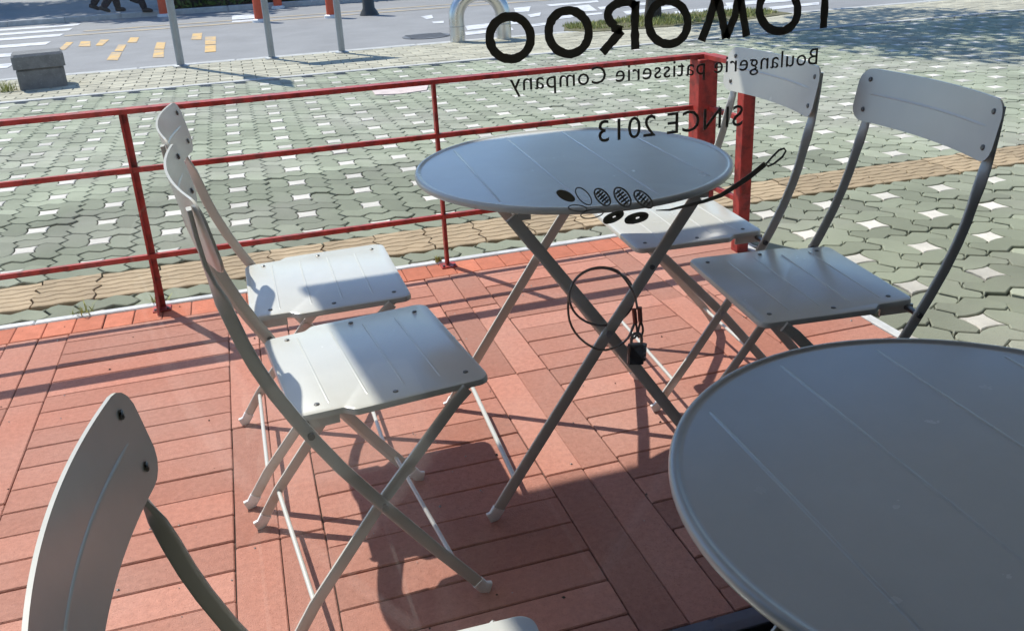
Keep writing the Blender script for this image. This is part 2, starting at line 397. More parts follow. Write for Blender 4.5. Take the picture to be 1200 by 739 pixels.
# buff paving along the kerb
bz = MB()
j = 0; y = 8.78
while y < 10.24:
    x = -6+(.11 if j % 2 else 0)
    while x < 14:
        if inview(x, y, 200): bz.bbox(x+.004, x+.216, y+.004, y+.116, SW-.02, SW+random.uniform(-.002,.002), .004, 0, random.random())
        x += .22
    y += .12; j += 1
stuff(bz.build('kerbside_pavers', 'beige', sw, rnd=True))
structure(MB().box(-12,20,8.69,8.77,SW-.03,SW+.006).build('paving_divider', 'conc'))
pk = MB(); pc = [onz(*p, SW) for p in [(436,107),(440,112),(470,111),(500,106.5),(503,98)]]
pk.add([(p.x,p.y,SW+.008) for p in pc]+[(p.x,p.y,SW-.01) for p in pc], [(0,1,2,3,4)]+[(i,(i+1)%5,5+(i+1)%5,5+i) for i in range(5)])
structure(pk.build('pale_patch', 'pink'))  # pale pink patch lying just above the pavers

# road paint
def paint(name, mname, quads):
    e = link(name, None); structure(e)
    for q in quads:
        m_ = MB().add([(p[0],p[1],RD+.005) for p in q], [tuple(range(len(q)))])
        m_.build('painted_bar', mname, e)
paint('crosswalk', 'roadwhite', [[(-7,y-.24),(-2.67,y-.24),(-2.67,y+.24),(-7,y+.24)] for y in (11.3,12.6,13.95,15.3,16.6,17.65,18.65)])
def pq(l): return [tuple(onz(a,b,RD))[:2] for a, b in l]
paint('painted_characters', 'roadorange', [pq(q) for q in (
    [(68,59),(76,59),(86,50),(78,50)], [(92,55),(106,55),(106,49),(95,49)], [(112,54),(120,54),(128,47),(118,47)],
    [(125,71),(138,71),(143,62),(131,62)], [(134,60.5),(144,60.5),(148,53),(139,53)], [(149,50.5),(160,50.5),(163,44.5),(153,44.5)],
    [(179,68),(192,68),(192,59),(181,59)], [(181,58),(192.5,58),(194,50),(184,50)], [(224,47),(236,47),(237,39),(226,40)], [(240,62),(253,61),(253,53.5),(240.5,54)], [(240.5,53),(253,52.5),(253,43),(240.5,44)])])
paint('lane_line', 'roadcream', [[(-2.6,16.3),(30,16.3),(30,16.48),(-2.6,16.48)], [(-2.4,16.95),(30,16.95),(30,17.1),(-2.4,17.1)]])
paint('road_hatching', 'roadwhite', [pq(q) for q in (
    [(272,27),(300,25),(300,17),(272,19)], [(493,20),(506,18),(508,22),(500,23)], [(506,26),(520,25),(520,28),(508,28)],
    [(602,10),(622,8),(620,14),(604,15)], [(618,18),(634,15),(633,19),(622,21)], [(545,31),(610,24),(612,28),(548,36)], [(545,38),(600,33),(602,36),(546,42)],
    [(655,10),(690,6),(700,13),(668,15)], [(640,6),(700,1),(702,3),(645,8)], [(668,31),(700,25),(700,29),(672,34)], [(650,20),(706,15),(706,17),(655,23)],
    [(612,30),(650,26),(650,29),(614,33)], [(730,14),(800,6),(800,9),(735,18)], [(790,14),(870,6),(870,10),(792,18)], [(700,9),(760,3),(760,6),(704,12)], [(850,4),(930,-2),(930,2),(852,8)], [(900,9),(960,3),(960,6),(905,12)])])
mh = thing('manhole_cover', 'round dark iron manhole cover set into the road beside the steel arch', 'manhole', (2.47, 12.05, RD))
MB().lathe([(.32,.001),(.32,.008),(.30,.010)], n=32).build('cover', 'iron', mh)
rg = MB()
for k in range(5): rg.box(-.25,.25,-.2+k*.1-.015,-.2+k*.1+.015,.0105,.014)
rg.build('grip_rib', 'iron', mh)

# ------------------------------------------------------------------ terrace with brick paving
TX0, TX1, TY0, TY1 = -2.0, 1.763, 1.150, 3.177
ter = structure(MB().box(TX0-3,TX1,TY0,TY1,-.2,-.007).build('terrace', 'bed'))
BC = {}
def brick(x0, x1, y0, y1, mname='brick', nm='brick'):
    x0 = max(x0, TX0); x1 = min(x1, TX1); y0 = max(y0, TY0); y1 = min(y1, TY1)
    if x1-x0 < .012 or y1-y0 < .012: return
    g = random.choice((.0007,.0012,.0012,.0018)); w_, h_ = x1-x0-2*g, y1-y0-2*g
    w_ = round(w_,4); h_ = round(h_,4); key = (w_, h_, mname)
    if key not in BC: BC[key] = MB().bbox(-w_/2,w_/2,-h_/2,h_/2,-.05,0,.0024).mesh(nm, mname)
    o = link(nm, BC[key], ter)
    o.location = ((x0+x1)/2+random.uniform(-.0008,.0008), (y0+y1)/2+random.uniform(-.0008,.0008), random.uniform(-.0016,.0004))
    o.rotation_euler = (random.uniform(-.003,.003), random.uniform(-.003,.003), random.uniform(-.0035,.0035))
YB = 3.045; RP = .0977; BL = .516
def rows(x0, x1, phase=1.31):
    k = math.floor((TY0-phase)/RP)
    y = phase+k*RP
    while y < YB:
        brick(x0, x1, y, min(y+RP, YB)); y += RP
def longs(x0, x1, phase):
    y = phase-math.ceil((phase-TY0)/BL)*BL; cuts = [TY0]
    while y < YB-.08:
        if y > TY0+.08: cuts.append(y)
        y += BL
    cuts.append(YB)
    for a, b in zip(cuts[:-1], cuts[1:]):
        brick(x0, (x0+x1)/2, a, b); brick((x0+x1)/2, x1, a, b)
px0 = -.156
for n_, ph in ((-3,1.9),(-2,2.30),(-1,2.555),(0,1.675),(1,1.685),(2,2.0)):
    xa = px0+n_*.7005
    longs(xa, xa+.187, ph); rows(xa+.187, xa+.7005)
x = TX0
k = 0
while x < TX1:
    brick(x, min(x+.0955, TX1), YB, TY1, 'border', 'border_brick'); x += .0955
ed = link('terrace_edging', None); structure(ed)
x = TX0
while x < TX1+.03:
    x1 = min(x+.6, TX1+.034)
    MB().bbox(x+.001,x1-.001,TY1+.002,TY1+.038,-.1,.003,.004).build('edging_strip', 'edging', ed); x = x1
for y0, y1 in ((1.15,1.8),(1.8,2.45),(2.45,3.177)):
    MB().bbox(TX1+.002,TX1+.034,y0+.001,y1-.001,-.1,.003,.004).build('edging_strip', 'edging', ed)

# ------------------------------------------------------------------ red railing
RY, RZ = 3.150, (.699, .5025, .1955)
rl = thing('railing', 'dark red painted metal railing with three bars along the brick terrace edge', 'railing', (0,0,0))
MB().box(-2.4,1.745,RY-.023,RY+.023,RZ[0]-.008,RZ[0]+.008).build('top_rail', 'red', rl)
for z in RZ[1:]: MB().box(-2.4,1.70,RY-.0085,RY+.0085,z-.0085,z+.0085).build('rail', 'red', rl)
for i, x in enumerate((-2.4,-1.417,-.379,.659)):
    wdt = .024 if i != 3 else .017
    m_ = MB().box(x-wdt/2,x-wdt/2+.006,RY-.012,RY+.013,.004,RZ[0]-.0085).box(x-wdt/2+.0062,x+wdt/2,RY+.0075,RY+.0130,.004,RZ[0]-.0105)
    p_ = m_.build('post', 'red', rl)
    MB().bbox(x-.030,x+.030,RY-.035,RY+.0185,0,.0045,.001).build('base_plate', 'red', p_)
    for sx in (-.021,.021): MB().lathe([(.005,0),(.005,.004),(.003,.006)], (x+sx,RY-.024,.0045), 10).build('bolt', 'rivet', p_)
    if i != 3: MB().add([(x-.012,RY-.017,.004),(x-.012,RY-.075,.004),(x-.012,RY-.017,.10),(x-.006,RY-.017,.004),(x-.006,RY-.075,.004),(x-.006,RY-.017,.10)], [(0,1,2),(3,5,4),(0,3,4,1),(1,4,5,2),(2,5,3,0)]).build('gusset', 'red', p_)
MB().bbox(1.683,1.763,RY-.055,RY+.025,0,RZ[0]-.0085,.003).build('corner_post', 'red', rl)
MB().bbox(1.712,1.760,2.815,2.863,0,RZ[0]-.0085,.003).build('end_post', 'red', rl)
MB().box(1.716,1.762,2.80,RY-.0235,RZ[0]-.008,RZ[0]+.008).build('top_rail', 'red', rl)
for z in RZ[1:]: MB().box(1.727,1.746,2.8635,RY-.0555,z-.0085,z+.0085).build('rail', 'red', rl)

# weeds by the edging
def tuft(name, label, cx, cy, z, n, h, sp, group):
    m_ = MB()
    for _ in range(n):
        a = random.uniform(0, 6.28); r_ = random.uniform(0, sp)
        bx, by = cx+r_*math.cos(a), cy+r_*math.sin(a); hh = h*random.uniform(.5,1); l_ = random.uniform(.2,.9)*hh; b_ = random.uniform(0,6.28)
        dx, dy = math.cos(b_), math.sin(b_); w_ = .0035
        m_.add([(bx-dy*w_,by+dx*w_,z),(bx+dy*w_,by-dx*w_,z),(bx+dx*l_*.4+dy*w_*.7,by+dy*l_*.4-dx*w_*.7,z+hh*.65),(bx+dx*l_*.4-dy*w_*.7,by+dy*l_*.4+dx*w_*.7,z+hh*.65),(bx+dx*l_,by+dy*l_,z+hh)],
               [(0,1,2,3),(3,2,4)], 0, random.random())
    return tag(m_.build(name, 'grass', rnd=True), label, 'weed', group)
for (px, py, n, h, lb) in ((100,362,26,.06,'wider green weed tuft growing out of the paving joint beside the terrace edging'),(185,345,16,.05,'thin green weed tuft behind the thick railing post with the gusset'),(516,311,22,.03,'tiny weed tuft at the foot of the thin middle railing post')):
    p = onz(px, py); tuft('weed_tuft', lb, p.x, 3.222 if px < 500 else RY+.05, SW if px < 500 else 0, n, h, .05 if px < 500 else .015, 'weeds along the terrace edging')

gr = MB()
for _ in range(240):
    x, y = random.uniform(-1.3,1.74), random.uniform(1.2,3.15); r_ = random.choice((.0012,.0018,.0018,.003,.0045)); a = random.uniform(0,6.28)
    q = [(x+r_*random.uniform(.6,1.2)*math.cos(a+k*1.57), y+r_*random.uniform(.5,1)*math.sin(a+k*1.57)) for k in range(4)]
    gr.add([(u,v,.0006) for u,v in q]+[(x,y,.0006+r_*.8)], [(0,1,4),(1,2,4),(2,3,4),(3,0,4)], random.choice((0,0,1)))
stuff(gr.build('grit', ['conc','bark'], ter))

# ------------------------------------------------------------------ chairs
WB, ZT, ZB = .237, .856, .738
def upath():
    return [(-.119,.842),(-.116,.80),(-.111,.755),(-.104,.722),(-.096,.69),(-.087,.655),(-.077,.615),(-.064,.575),(-.043,.522),(-.016,.466),(.012,.414),(.046,.355),(.111,.257),(.197,.134),(.262,.046),(.284,.014)]
def bead(m_, p0, p1, up_, r_=.0026, h_=.0014):
    p0, p1 = V(p0), V(p1); t = (p1-p0).normalized(); s_ = t.cross(up_).normalized()
    vs = []
    for p, sc in ((p0,0),(p0+t*.006,1),(p1-t*.006,1),(p1,0)):
        vs += [p-s_*r_*max(sc,.2), p-s_*r_*.5*sc+up_*h_*sc, p+s_*r_*.5*sc+up_*h_*sc, p+s_*r_*max(sc,.2)]
    fs = []
    for i in range(3):
        for k in range(3): fs.append((i*4+k, i*4+k+1, i*4+4+k+1, i*4+4+k))
    m_.add(vs, fs)
def rounded(pts, r, n=5):
    out_ = []
    N = len(pts)
    for i in range(N):
        p0, p1, p2 = V(pts[i-1]), V(pts[i]), V(pts[(i+1) % N])
        rr = r[i]
        if rr == 0: out_.append(p1); continue
        a = (p0-p1).normalized(); b = (p2-p1).normalized(); ang = a.angle(b)
        d = rr/math.tan(ang/2); d = min(d, (p0-p1).length*.49, (p2-p1).length*.49); rr = d*math.tan(ang/2)
        c = p1+(a+b).normalized()*(rr/math.sin(ang/2))
        s0 = p1+a*d-c; s1 = p1+b*d-c
        a0 = math.atan2(s0.y, s0.x); a1 = math.atan2(s1.y, s1.x); da = (a1-a0+math.pi) % (2*math.pi)-math.pi
        for k in range(n+1): out_.append(c+V((math.cos(a0+da*k/n), math.sin(a0+da*k/n)))*rr)
    return out_
def plate(m_, poly, z0, z1, b=.002):
    n = len(poly); c = V((sum(p.x for p in poly)/n, sum(p.y for p in poly)/n))
    def ins(d): return [p-(p-c).normalized()*d for p in poly]
    rs = [(ins(.0),z0),(poly,z1-b*1.5),(ins(b*.5),z1-b*.4),(ins(b*1.6),z1)]
    vs = []; fs = []
    for q, z in rs: vs += [(p.x,p.y,z) for p in q]
    for k in range(3):
        for i in range(n): fs.append((k*n+i, k*n+(i+1)%n, (k+1)*n+(i+1)%n, (k+1)*n+i))
    fs.append(tuple(range(3*n,4*n))); fs.append(tuple(reversed(range(n))))
    m_.add(vs, fs)
def make_chair():
    t = thing('folding_chair', 'x', 'chair')
    hs = .449
    # seat: one pressed sheet, narrower at the rear where the uprights pass
    sm = MB()
    poly = rounded([(.335,-.194),(.335,.194),(.088,.194),(.070,.176),(-.014,.172),(-.014,-.172),(.070,-.176),(.088,-.194)], [.023,.023,.014,.012,.020,.020,.012,.014])
    plate(sm, poly, hs-.012, hs, .004)
    for u in (.050,.118,.186,.254): bead(sm, (u,-.150,hs-.0003), (u,.150,hs-.0003), V((0,0,1)))
    seat = sm.build('seat', 'paint', t, smooth=True)
    rv = MB().lathe([(.0052,0),(.0050,.0012),(.003,.0022)], n=10).mesh('rivet', 'rivet')
    for u, v in ((.30,.155),(.30,-.155),(.165,.165),(.165,-.165),(.03,.145),(.03,-.145)):
        o = link('rivet', rv, seat); o.location = (u,v,hs)
    # support straps under the seat
    for u in (.285,.03):
        MB().box(u-.011,u+.011,-.186 if u > .1 else -.166,.186 if u > .1 else .166,hs-.018,hs-.0125).build('seat_strap', 'paint', t)
    # backrest: curved sheet with rounded ends
    def bu(v, z): 
        k = (z-ZB)/(ZT-ZB); return -.082-.022*k-.030*(1-(v/WB)**2)
    NR_, NC = 12, 26; R_ = .034; rows_ = []
    for i in range(NR_+1):
        k = i/NR_; k = .5-.5*math.cos(math.pi*k); z = ZB+(ZT-ZB)*k; dh = min(z-ZB, ZT-z)
        hw = WB if dh >= R_ else WB-R_+math.sqrt(max(0,R_*R_-(R_-dh)**2))
        rows_.append((z,hw))
    bm_ = MB(); vs = []; fs = []
    crease = lambda v,z: 0.0
    for off in (0, -.0042):
        for z, hw in rows_:
            for j in range(NC+1):
                v = -hw+2*hw*j/NC; vs.append((bu(v,z)+off, v, z))
    n1 = NC+1; tot = n1*(NR_+1)
    for i in range(NR_):
        for j in range(NC):
            a = i*n1+j; fs.append((a,a+1,a+1+n1,a+n1)); fs.append((tot+a,tot+a+n1,tot+a+1+n1,tot+a+1))
    ring = [j for j in range(NC)]+[i*n1+NC for i in range(NR_)]+[NR_*n1+j for j in range(NC,0,-1)]+[i*n1 for i in range(NR_,0,-1)]
    for k in range(len(ring)):
        a, b = ring[k], ring[(k+1) % len(ring)]; fs.append((a, tot+a, tot+b, b))
    bm_.add(vs, fs)
    zc = (ZT+ZB)/2+.004
    vv = [-.195+.39*j/16 for j in range(17)]; cv = []; cf = []
    for j, v in enumerate(vv):
        sc = 0 if j in (0,16) else 1
        for dz, du in ((-.003,-.0002),(-.001,.0014*sc),(.001,.0014*sc),(.003,-.0002)): cv.append((bu(v,zc+dz)+du, v, zc+dz))
    for j in range(16):
        for k in range(3): cf.append((j*4+k,j*4+k+1,j*4+5+k,j*4+4+k))
    bm_.add(cv, cf)
    back = bm_.build('backrest', 'paint', t, smooth=True)
    for v in (-.205,.205):
        for z in (ZB+.026, ZT-.024):
            o = link('rivet', rv, back); o.location = (bu(v,z)+.0002, v, z); o.rotation_euler = (0, rad(82), 0); o.scale = (1.15,1.15,1.4)
    # uprights run from the backrest down to the front feet, rear legs from the seat front to the rear feet
    for s in (-1, 1):
        up_p = upath(); v0 = .2100
        pth = [(u, s*(v0-.0035*max(0,min(1,(z-.6)/.15))), z) for u, z in up_p]
        def wd(i, tt, s=s):
            k = max(0, min(1, (up_p[i][1]-.675)/.06))
            inplane = V((0,1,0)).cross(tt); return inplane*math.cos(k*math.pi/2)+V((0,1,0))*math.sin(k*math.pi/2)*1.0
        U = MB().bar(pth, wd, .0225, .0078).build('upright', 'paint', t, smooth=True)
        MB().bar([(.2745,s*v0,.0275),(.286,s*v0,.0115),(.299,s*v0,.0065)], lambda i,tt: V((0,1,0)).cross(tt), .0245, .0115).build('foot_cap', 'rubber', U, smooth=True)
        v1 = .1955
        L = MB().bar([(.288,s*v1,.438),(.262,s*v1,.416),(.112,s*v1,.2555),(-.03,s*v1,.082),(-.072,s*v1,.018)], lambda i,tt: V((0,1,0)).cross(tt), .0225, .0078).build('rear_leg', 'paint', t, smooth=True)
        MB().bar([(-.0645,s*v1,.0285),(-.0755,s*v1,.0115),(-.089,s*v1,.0065)], lambda i,tt: V((0,1,0)).cross(tt), .0245, .0115).build('foot_cap', 'rubber', L, smooth=True)
        MB().tube([(.1125,s*.187,.2555),(.1125,s*.2195,.2555)], .0068, 10).build('pivot_bolt', 'steel', t)
        MB().tube([(.004,s*.172,.432),(.004,s*.2195,.432)], .0062, 10).build('hinge_bolt', 'rivet', t)
        MB().box(-.012,.062,s*.168-.0025,s*.168+.0025,hs-.030,hs-.0125).build('hinge_bracket', 'paint', t)
    MB().tube([(.238,-.205,.078),(.238,.205,.078)], .0048, 10).build('front_rod', 'paint', t, smooth=True)
    MB().tube([(-.030,-.193,.080),(-.030,.193,.080)], .0048, 10).build('rear_rod', 'paint', t, smooth=True)
    return t
ch = make_chair()
CH = [((-.001,1.541,0), .106, 'folding metal chair whose seat is half sunlit, nearest left of the outdoor table'),
      ((-.041,2.008,0), .007, 'folding metal chair with sunlit white seat close against the red railing bars'),
      ((1.214,2.052,0), 3.075, 'folding metal chair beside the red corner post, part of its back sunlit'),
      ((1.261,1.550,0), 3.041, 'folding metal chair wholly in shade by the right terrace edge'),
      ((-.073,.723,-.10), -.027, 'brown-looking backlit folding chair indoors beside the large round table')]
for i, (loc, rz, lab) in enumerate(CH):
    o = ch if i == 0 else copy_tree(ch)
    o.location = loc; o.rotation_euler = (0,0,rz); o['label'] = lab; o['group'] = 'matching folding metal chairs'

# ------------------------------------------------------------------ round tables
def make_table():
    t = thing('folding_table', 'x', 'table')
    R = .354; zt = .700
    tp = MB(); tp.lathe([(R-.006,-.0135),(R-.0015,-.0130),(R,-.0100),(R,-.0050),(R-.0015,-.0008),(R-.0045,.0012),(R-.008,.0012),(R-.0105,-.0006),(R-.0135,-.0022),(R-.018,-.0020),(R-.024,-.0018),(.2,-.0018),(.002,-.0018)], (0,0,zt), 96)
    for u in (-.225,-.075,.075,.225):
        h_ = math.sqrt(.325**2-u*u)
        bead(tp, (u,-h_,zt-.0020), (u,h_,zt-.0020), V((0,0,1)), .0030, .0016)
    tp.build('table_top', 'paint', t, smooth=True)
    for s in (-1, 1):
        v = s*.254
        A = MB().bar([(-.262,v,.016),(-.235,v,.058),(0,v,.405),(.192,v,.676)], lambda i,tt: V((0,1,0)).cross(tt), .025, .0080).build('leg', 'paint', t, smooth=True)
        B = MB().bar([(.262,v-s*.013,.016),(.235,v-s*.013,.058),(0,v-s*.013,.405),(-.192,v-s*.013,.676)], lambda i,tt: V((0,1,0)).cross(tt), .025, .0080).build('leg', 'paint', t, smooth=True)
        MB().bar([(-.2545,v,.0285),(-.2655,v,.0115),(-.278,v,.0065)], lambda i,tt: V((0,1,0)).cross(tt), .0275, .0120).build('foot_cap', 'rubber', A, smooth=True)
        MB().bar([(.2545,v-s*.013,.0285),(.2655,v-s*.013,.0115),(.278,v-s*.013,.0065)], lambda i,tt: V((0,1,0)).cross(tt), .0275, .0120).build('foot_cap', 'rubber', B, smooth=True)
        MB().tube([(0,v-s*.021,.405),(0,v+s*.008,.405)], .0075, 10).build('pivot_bolt', 'steel', t)
        MB().tube([(.095,v-s*.006,.5385),(.095,v+s*.007,.5385)], .0055, 10).build('leg_bolt', 'rivet', t)
    for u in (-.213,.213):
        MB().tube([(u,-.252 if u < 0 else -.243,.088),(u,.252 if u < 0 else .243,.088)], .0058, 10).build('stretcher_rod', 'paint', t, smooth=True)
    for u in (-.188,.188):
        MB().box(u-.013,u+.013,-.275,.275,.668,.683).build('cross_bar', 'paint', t)
        MB().box(u-.03,u+.03,-.05,.05,.6832,.6860).build('bracket', 'paint', t)
    return t
tb = make_table()
tb.location = (.664,1.812,0); tb.rotation_euler = (0,0,-.045)
tag(tb, 'round folding metal table on the brick terrace with a cable looped on its legs', 'table', 'round folding metal tables')
tb2 = copy_tree(tb); tb2.location = (.738,.657,-.10); tb2.rotation_euler = (0,0,-.035); tb2.scale = (1.012,1.012,1.004)
tb2['label'] = 'large round grey-brown folding table indoors behind the window glass'
# shift the first top so that it sits where the photograph has it
for c in tb.children:
    if c.name.startswith(('table_top','cross_bar','bracket')): c.location = (.022,.030,0)

# ------------------------------------------------------------------ cable lock on the outdoor table
PY = 1.812-.254-.018
cb = thing('security_cable', 'dark coiled steel security cable looped round the crossed legs of the outdoor table', 'cable', (0,0,0))
def P3(px, py, dy=0.0): return ony(px, py, PY+dy)
def loop(cx, cy, rx, ry, a0, a1, n, d0, d1, rot=0):
    pts = []
    for k in range(n+1):
        a = rad(a0+(a1-a0)*k/n); t = k/n
        x = rx*math.cos(a); y = ry*math.sin(a); c, s = math.cos(rad(rot)), math.sin(rad(rot))
        pts.append(P3(cx+x*c-y*s, cy+x*s+y*c, d0+(d1-d0)*(.5-.5*math.cos(2*math.pi*t*1.0)) if False else d0+(d1-d0)*t))
    return pts
path = [P3(747,362,-.014), P3(744,345,-.012), P3(735,330,-.008)]
path += loop(705,347,38,34,-40,-400,40,-.004,.030)[2:]
path += loop(704,350,38,36,-40,-178,18,.034,.040)[2:]
path += [P3(665.5,364,.038), P3(668,379,.034), P3(676,393,.026), P3(690,405,.010), P3(706,411,-.006), P3(722,407,-.014), P3(735,398,-.016), P3(741,386,-.016), P3(745,374,-.014)]
def smoothpath(p, it=2):
    for _ in range(it):
        q = [p[0]]
        for i in range(len(p)-1): q += [p[i].lerp(p[i+1],.25), p[i].lerp(p[i+1],.75)]
        p = q+[p[-1]]
    return p
MB().tube(smoothpath(path,1), .0025, 7).build('cable', 'wire', cb, smooth=True)
for (a, b) in (((743,362),(744.5,378)),((749.5,360),(750.5,376))):
    MB().tube([P3(*a,-.016), P3(*b,-.016)], .0048, 10).build('ferrule', 'ferrule', cb, smooth=True)
def eye(x, y, h, w_):
    return [P3(x+w_*math.sin(t)*math.sin(t/2+.2), y+h*(.5-.5*math.cos(t)), -.016) for t in [2*math.pi*k/14 for k in range(14)]]
MB().tube(smoothpath([P3(744.5,377,-.016),P3(740,386,-.016),P3(739,394,-.018),P3(743,397,-.020),P3(747,391,-.018),P3(746,383,-.016),P3(745,377,-.016)],1), .0024, 7).build('end_loop', 'wire', cb, smooth=True)
MB().tube(smoothpath([P3(750.5,375,-.016),P3(754,385,-.016),P3(752,394,-.020),P3(747,395,-.022),P3(748,386,-.018),P3(750.5,377,-.016)],1), .0024, 7).build('end_loop', 'wire', cb, smooth=True)
lp = P3(745,413.5,-.022); lk = thing('padlock', 'small black combination padlock hanging from the cable on the table leg', 'padlock', lp)
lk.rotation_euler = (0, rad(3), rad(-14))
MB().bbox(-.0165,.0165,-.0085,.0085,-.0225,.0215,.003).build('body', 'black', lk)
MB().tube(smoothpath([V((-.0105,0,.020)),V((-.0105,0,.036)),V((-.006,0,.045)),V((.006,0,.045)),V((.0105,0,.036)),V((.0105,0,.020))],2), .0032, 8).build('shackle', 'wire', lk, smooth=True)
for k in range(4):
    MB().tube([(.0155,0,-.016+k*.010),(.0155,0,-.0095+k*.010)], .0068, 12).build('dial', 'dial', lk)

# ------------------------------------------------------------------ shop front: window, lettering, awning, room
GY = 1.125
win = thing('shop_window', 'large clear shop window pane with black mirrored lettering and a bread emblem', 'window', (0,0,0))
MB().bbox(-1.25,2.10,1.104,1.149,-.10,.0,.002).build('bottom_rail', 'alu', win)
MB().box(-1.25,2.10,1.104,1.149,2.40,2.46).build('top_rail', 'alu', win)
for x in (-1.25,2.05): MB().box(x,x+.05,1.1045,1.1485,.001,2.399).build('mullion', 'alu', win)
panes = []
for x0, x1 in ((-1.2,2.05),):
    panes.append(MB().box(x0+.001,x1-.001,GY-.003,GY+.003,.001,2.399).build('pane', 'glass', win))
pane = panes[0]
LY = GY-.0038
def G(px, py): p = ony(px, py, LY); return V((p.x, p.z))
def stroke(m_, pts, wd, closed=False, jit=.0004):
    N = len(pts); L_, R_ = [], []
    for i in range(N):
        t = (pts[(i+1) % N]-pts[i-1]) if closed else (pts[min(i+1,N-1)]-pts[max(i-1,0)])
        t.normalize(); n = V((-t.y,t.x)); ww = wd*random.uniform(.92,1.08)
        L_.append(pts[i]+n*ww/2+V((random.uniform(-jit,jit),random.uniform(-jit,jit)))); R_.append(pts[i]-n*ww/2+V((random.uniform(-jit,jit),random.uniform(-jit,jit))))
    vs = [(p.x,LY,p.y) for p in L_]+[(p.x,LY,p.y) for p in R_]+[(p.x,LY+.0006,p.y) for p in L_]+[(p.x,LY+.0006,p.y) for p in R_]
    fs = []
    for i in range(N if closed else N-1):
        j_ = (i+1) % N; fs += [(i,j_,N+j_,N+i),(2*N+i,3*N+i,3*N+j_,2*N+j_),(i,2*N+i,2*N+j_,j_),(N+i,N+j_,3*N+j_,3*N+i)]
    if not closed: fs += [(0,N,3*N,2*N),(N-1,3*N-1,4*N-1,2*N-1)]
    m_.add(vs, fs)
def ring(cx, cy, rx, ry, n=26, a0=0, a1=360, rot=0):
    q = []
    for k in range(n if a1-a0 >= 360 else n+1):
        a = rad(a0+(a1-a0)*k/n); x, y = rx*math.cos(a), ry*math.sin(a); c, s = math.cos(rad(rot)), math.sin(rad(rot))
        q.append(G(cx+x*c-y*s, cy+x*s+y*c))
    return q
def seg(*p, n=5):
    q = []
    for a, b in zip(p[:-1], p[1:]):
        for k in range(n): q.append(G(a[0]+(b[0]-a[0])*k/n, a[1]+(b[1]-a[1])*k/n))
    return q+[G(*p[-1])]
SWD = .0116
def letter(*strokes):
    m_ = MB()
    for pts, cl in strokes: stroke(m_, pts, SWD, cl)
    o = m_.build('letter', 'vinyl', pane); return o
letter((ring(598,44.5,24,25,40,rot=-4), True))
letter((ring(666.5,38,23.5,25.5,40,rot=-6), True))
letter((seg((745,2),(744,30),(744.5,58)), False), ([G(745,8)]+ring(733,18,20.5,15.5,16,-60,-230,rot=0)[1:]+[G(719,33),G(729,35.5)], False), (seg((729,36),(718,48),(706,62)), False))
letter((ring(783,26.5,23,25.5,40,rot=-6), True))
letter((seg((822,48),(831,25),(838,0),(840,-8)), False), (seg((840,-6),(846,20),(851,45)), False), (seg((851,45),(861,20),(867,-8)), False), (seg((867,-8),(871,18),(875,43)), False))
letter((ring(912.5,12,22.5,25,40,rot=-6), True))
letter((seg((965,33),(966.5,10),(967.5,-14)), False), (seg((990,-17),(967,-14),(944,-11)), False))
# lines of type
def type_line(txt, pr, pl, name):
    a, b = G(*pr), G(*pl)
    cu = bpy.data.curves.new(name, 'FONT'); cu.body = txt; cu.extrude = 0.0; cu.resolution_u = 3; cu.size = 1
    cu.space_character = 1.06
    to = bpy.data.objects.new('tmp', cu); COL.objects.link(to)
    dg = bpy.context.evaluated_depsgraph_get(); me = bpy.data.meshes.new_from_object(to.evaluated_get(dg))
    bpy.data.objects.remove(to); bpy.data.curves.remove(cu)
    xs = [v.co.x for v in me.vertices]; x0, x1 = min(xs), max(xs)
    sc = (a.x-b.x)/(x1-x0); dzdx = (b.y-a.y)/(a.x-b.x)
    for v in me.vertices:
        d = (v.co.x-x0)*sc
        v.co = V((a.x-d, LY, a.y+dzdx*d+v.co.y*sc))
    bm = bmesh.new(); bm.from_mesh(me)
    r_ = bmesh.ops.extrude_face_region(bm, geom=bm.faces[:])
    bmesh.ops.translate(bm, verts=[g for g in r_['geom'] if isinstance(g, bmesh.types.BMVert)], vec=(0,.0006,0))
    bmesh.ops.recalc_face_normals(bm, faces=bm.faces); bm.to_mesh(me); bm.free()
    me.materials.clear(); me.materials.append(M['vinyl'])
    return link(name, me, pane)
type_line('Boulangerie patisserie Company', (957.5,75.5), (598,107.5), 'type_line')
type_line('SINCE 2013', (870,147), (701.5,167), 'type_line')
# bread emblem: a stem with a loop end and oval loaves
em = MB()
stem = [(769,246.5),(785,246),(805,241),(825,236),(845,229),(864,217),(880,206),(897,192)]
for i, (a, b) in enumerate(zip(stem[:-1], stem[1:])):
    pass
N = len(stem); pts = [G(*p) for p in stem]
wds = [.0012,.0032,.0046,.0056,.0070,.0080,.0086,.0086]
L_, R_ = [], []
for i in range(N):
    t = (pts[min(i+1,N-1)]-pts[max(i-1,0)]).normalized(); n_ = V((-t.y,t.x)); L_.append(pts[i]+n_*wds[i]/2); R_.append(pts[i]-n_*wds[i]/2)
em.add([(p.x,LY,p.y) for p in L_]+[(p.x,LY,p.y) for p in R_]+[(p.x,LY+.0006,p.y) for p in L_]+[(p.x,LY+.0006,p.y) for p in R_],
       [f for i in range(N-1) for f in ((i,i+1,N+i+1,N+i),(2*N+i,3*N+i,3*N+i+1,2*N+i+1),(i,2*N+i,2*N+i+1,i+1),(N+i,N+i+1,3*N+i+1,3*N+i))])
stroke(em, [G(*p) for p in [(898,192),(905,184),(913,176),(919,174),(921,177),(917,184),(907,192),(900,195)]], .0032, True, .0001)
em.build('emblem_stem', 'vinyl', pane)
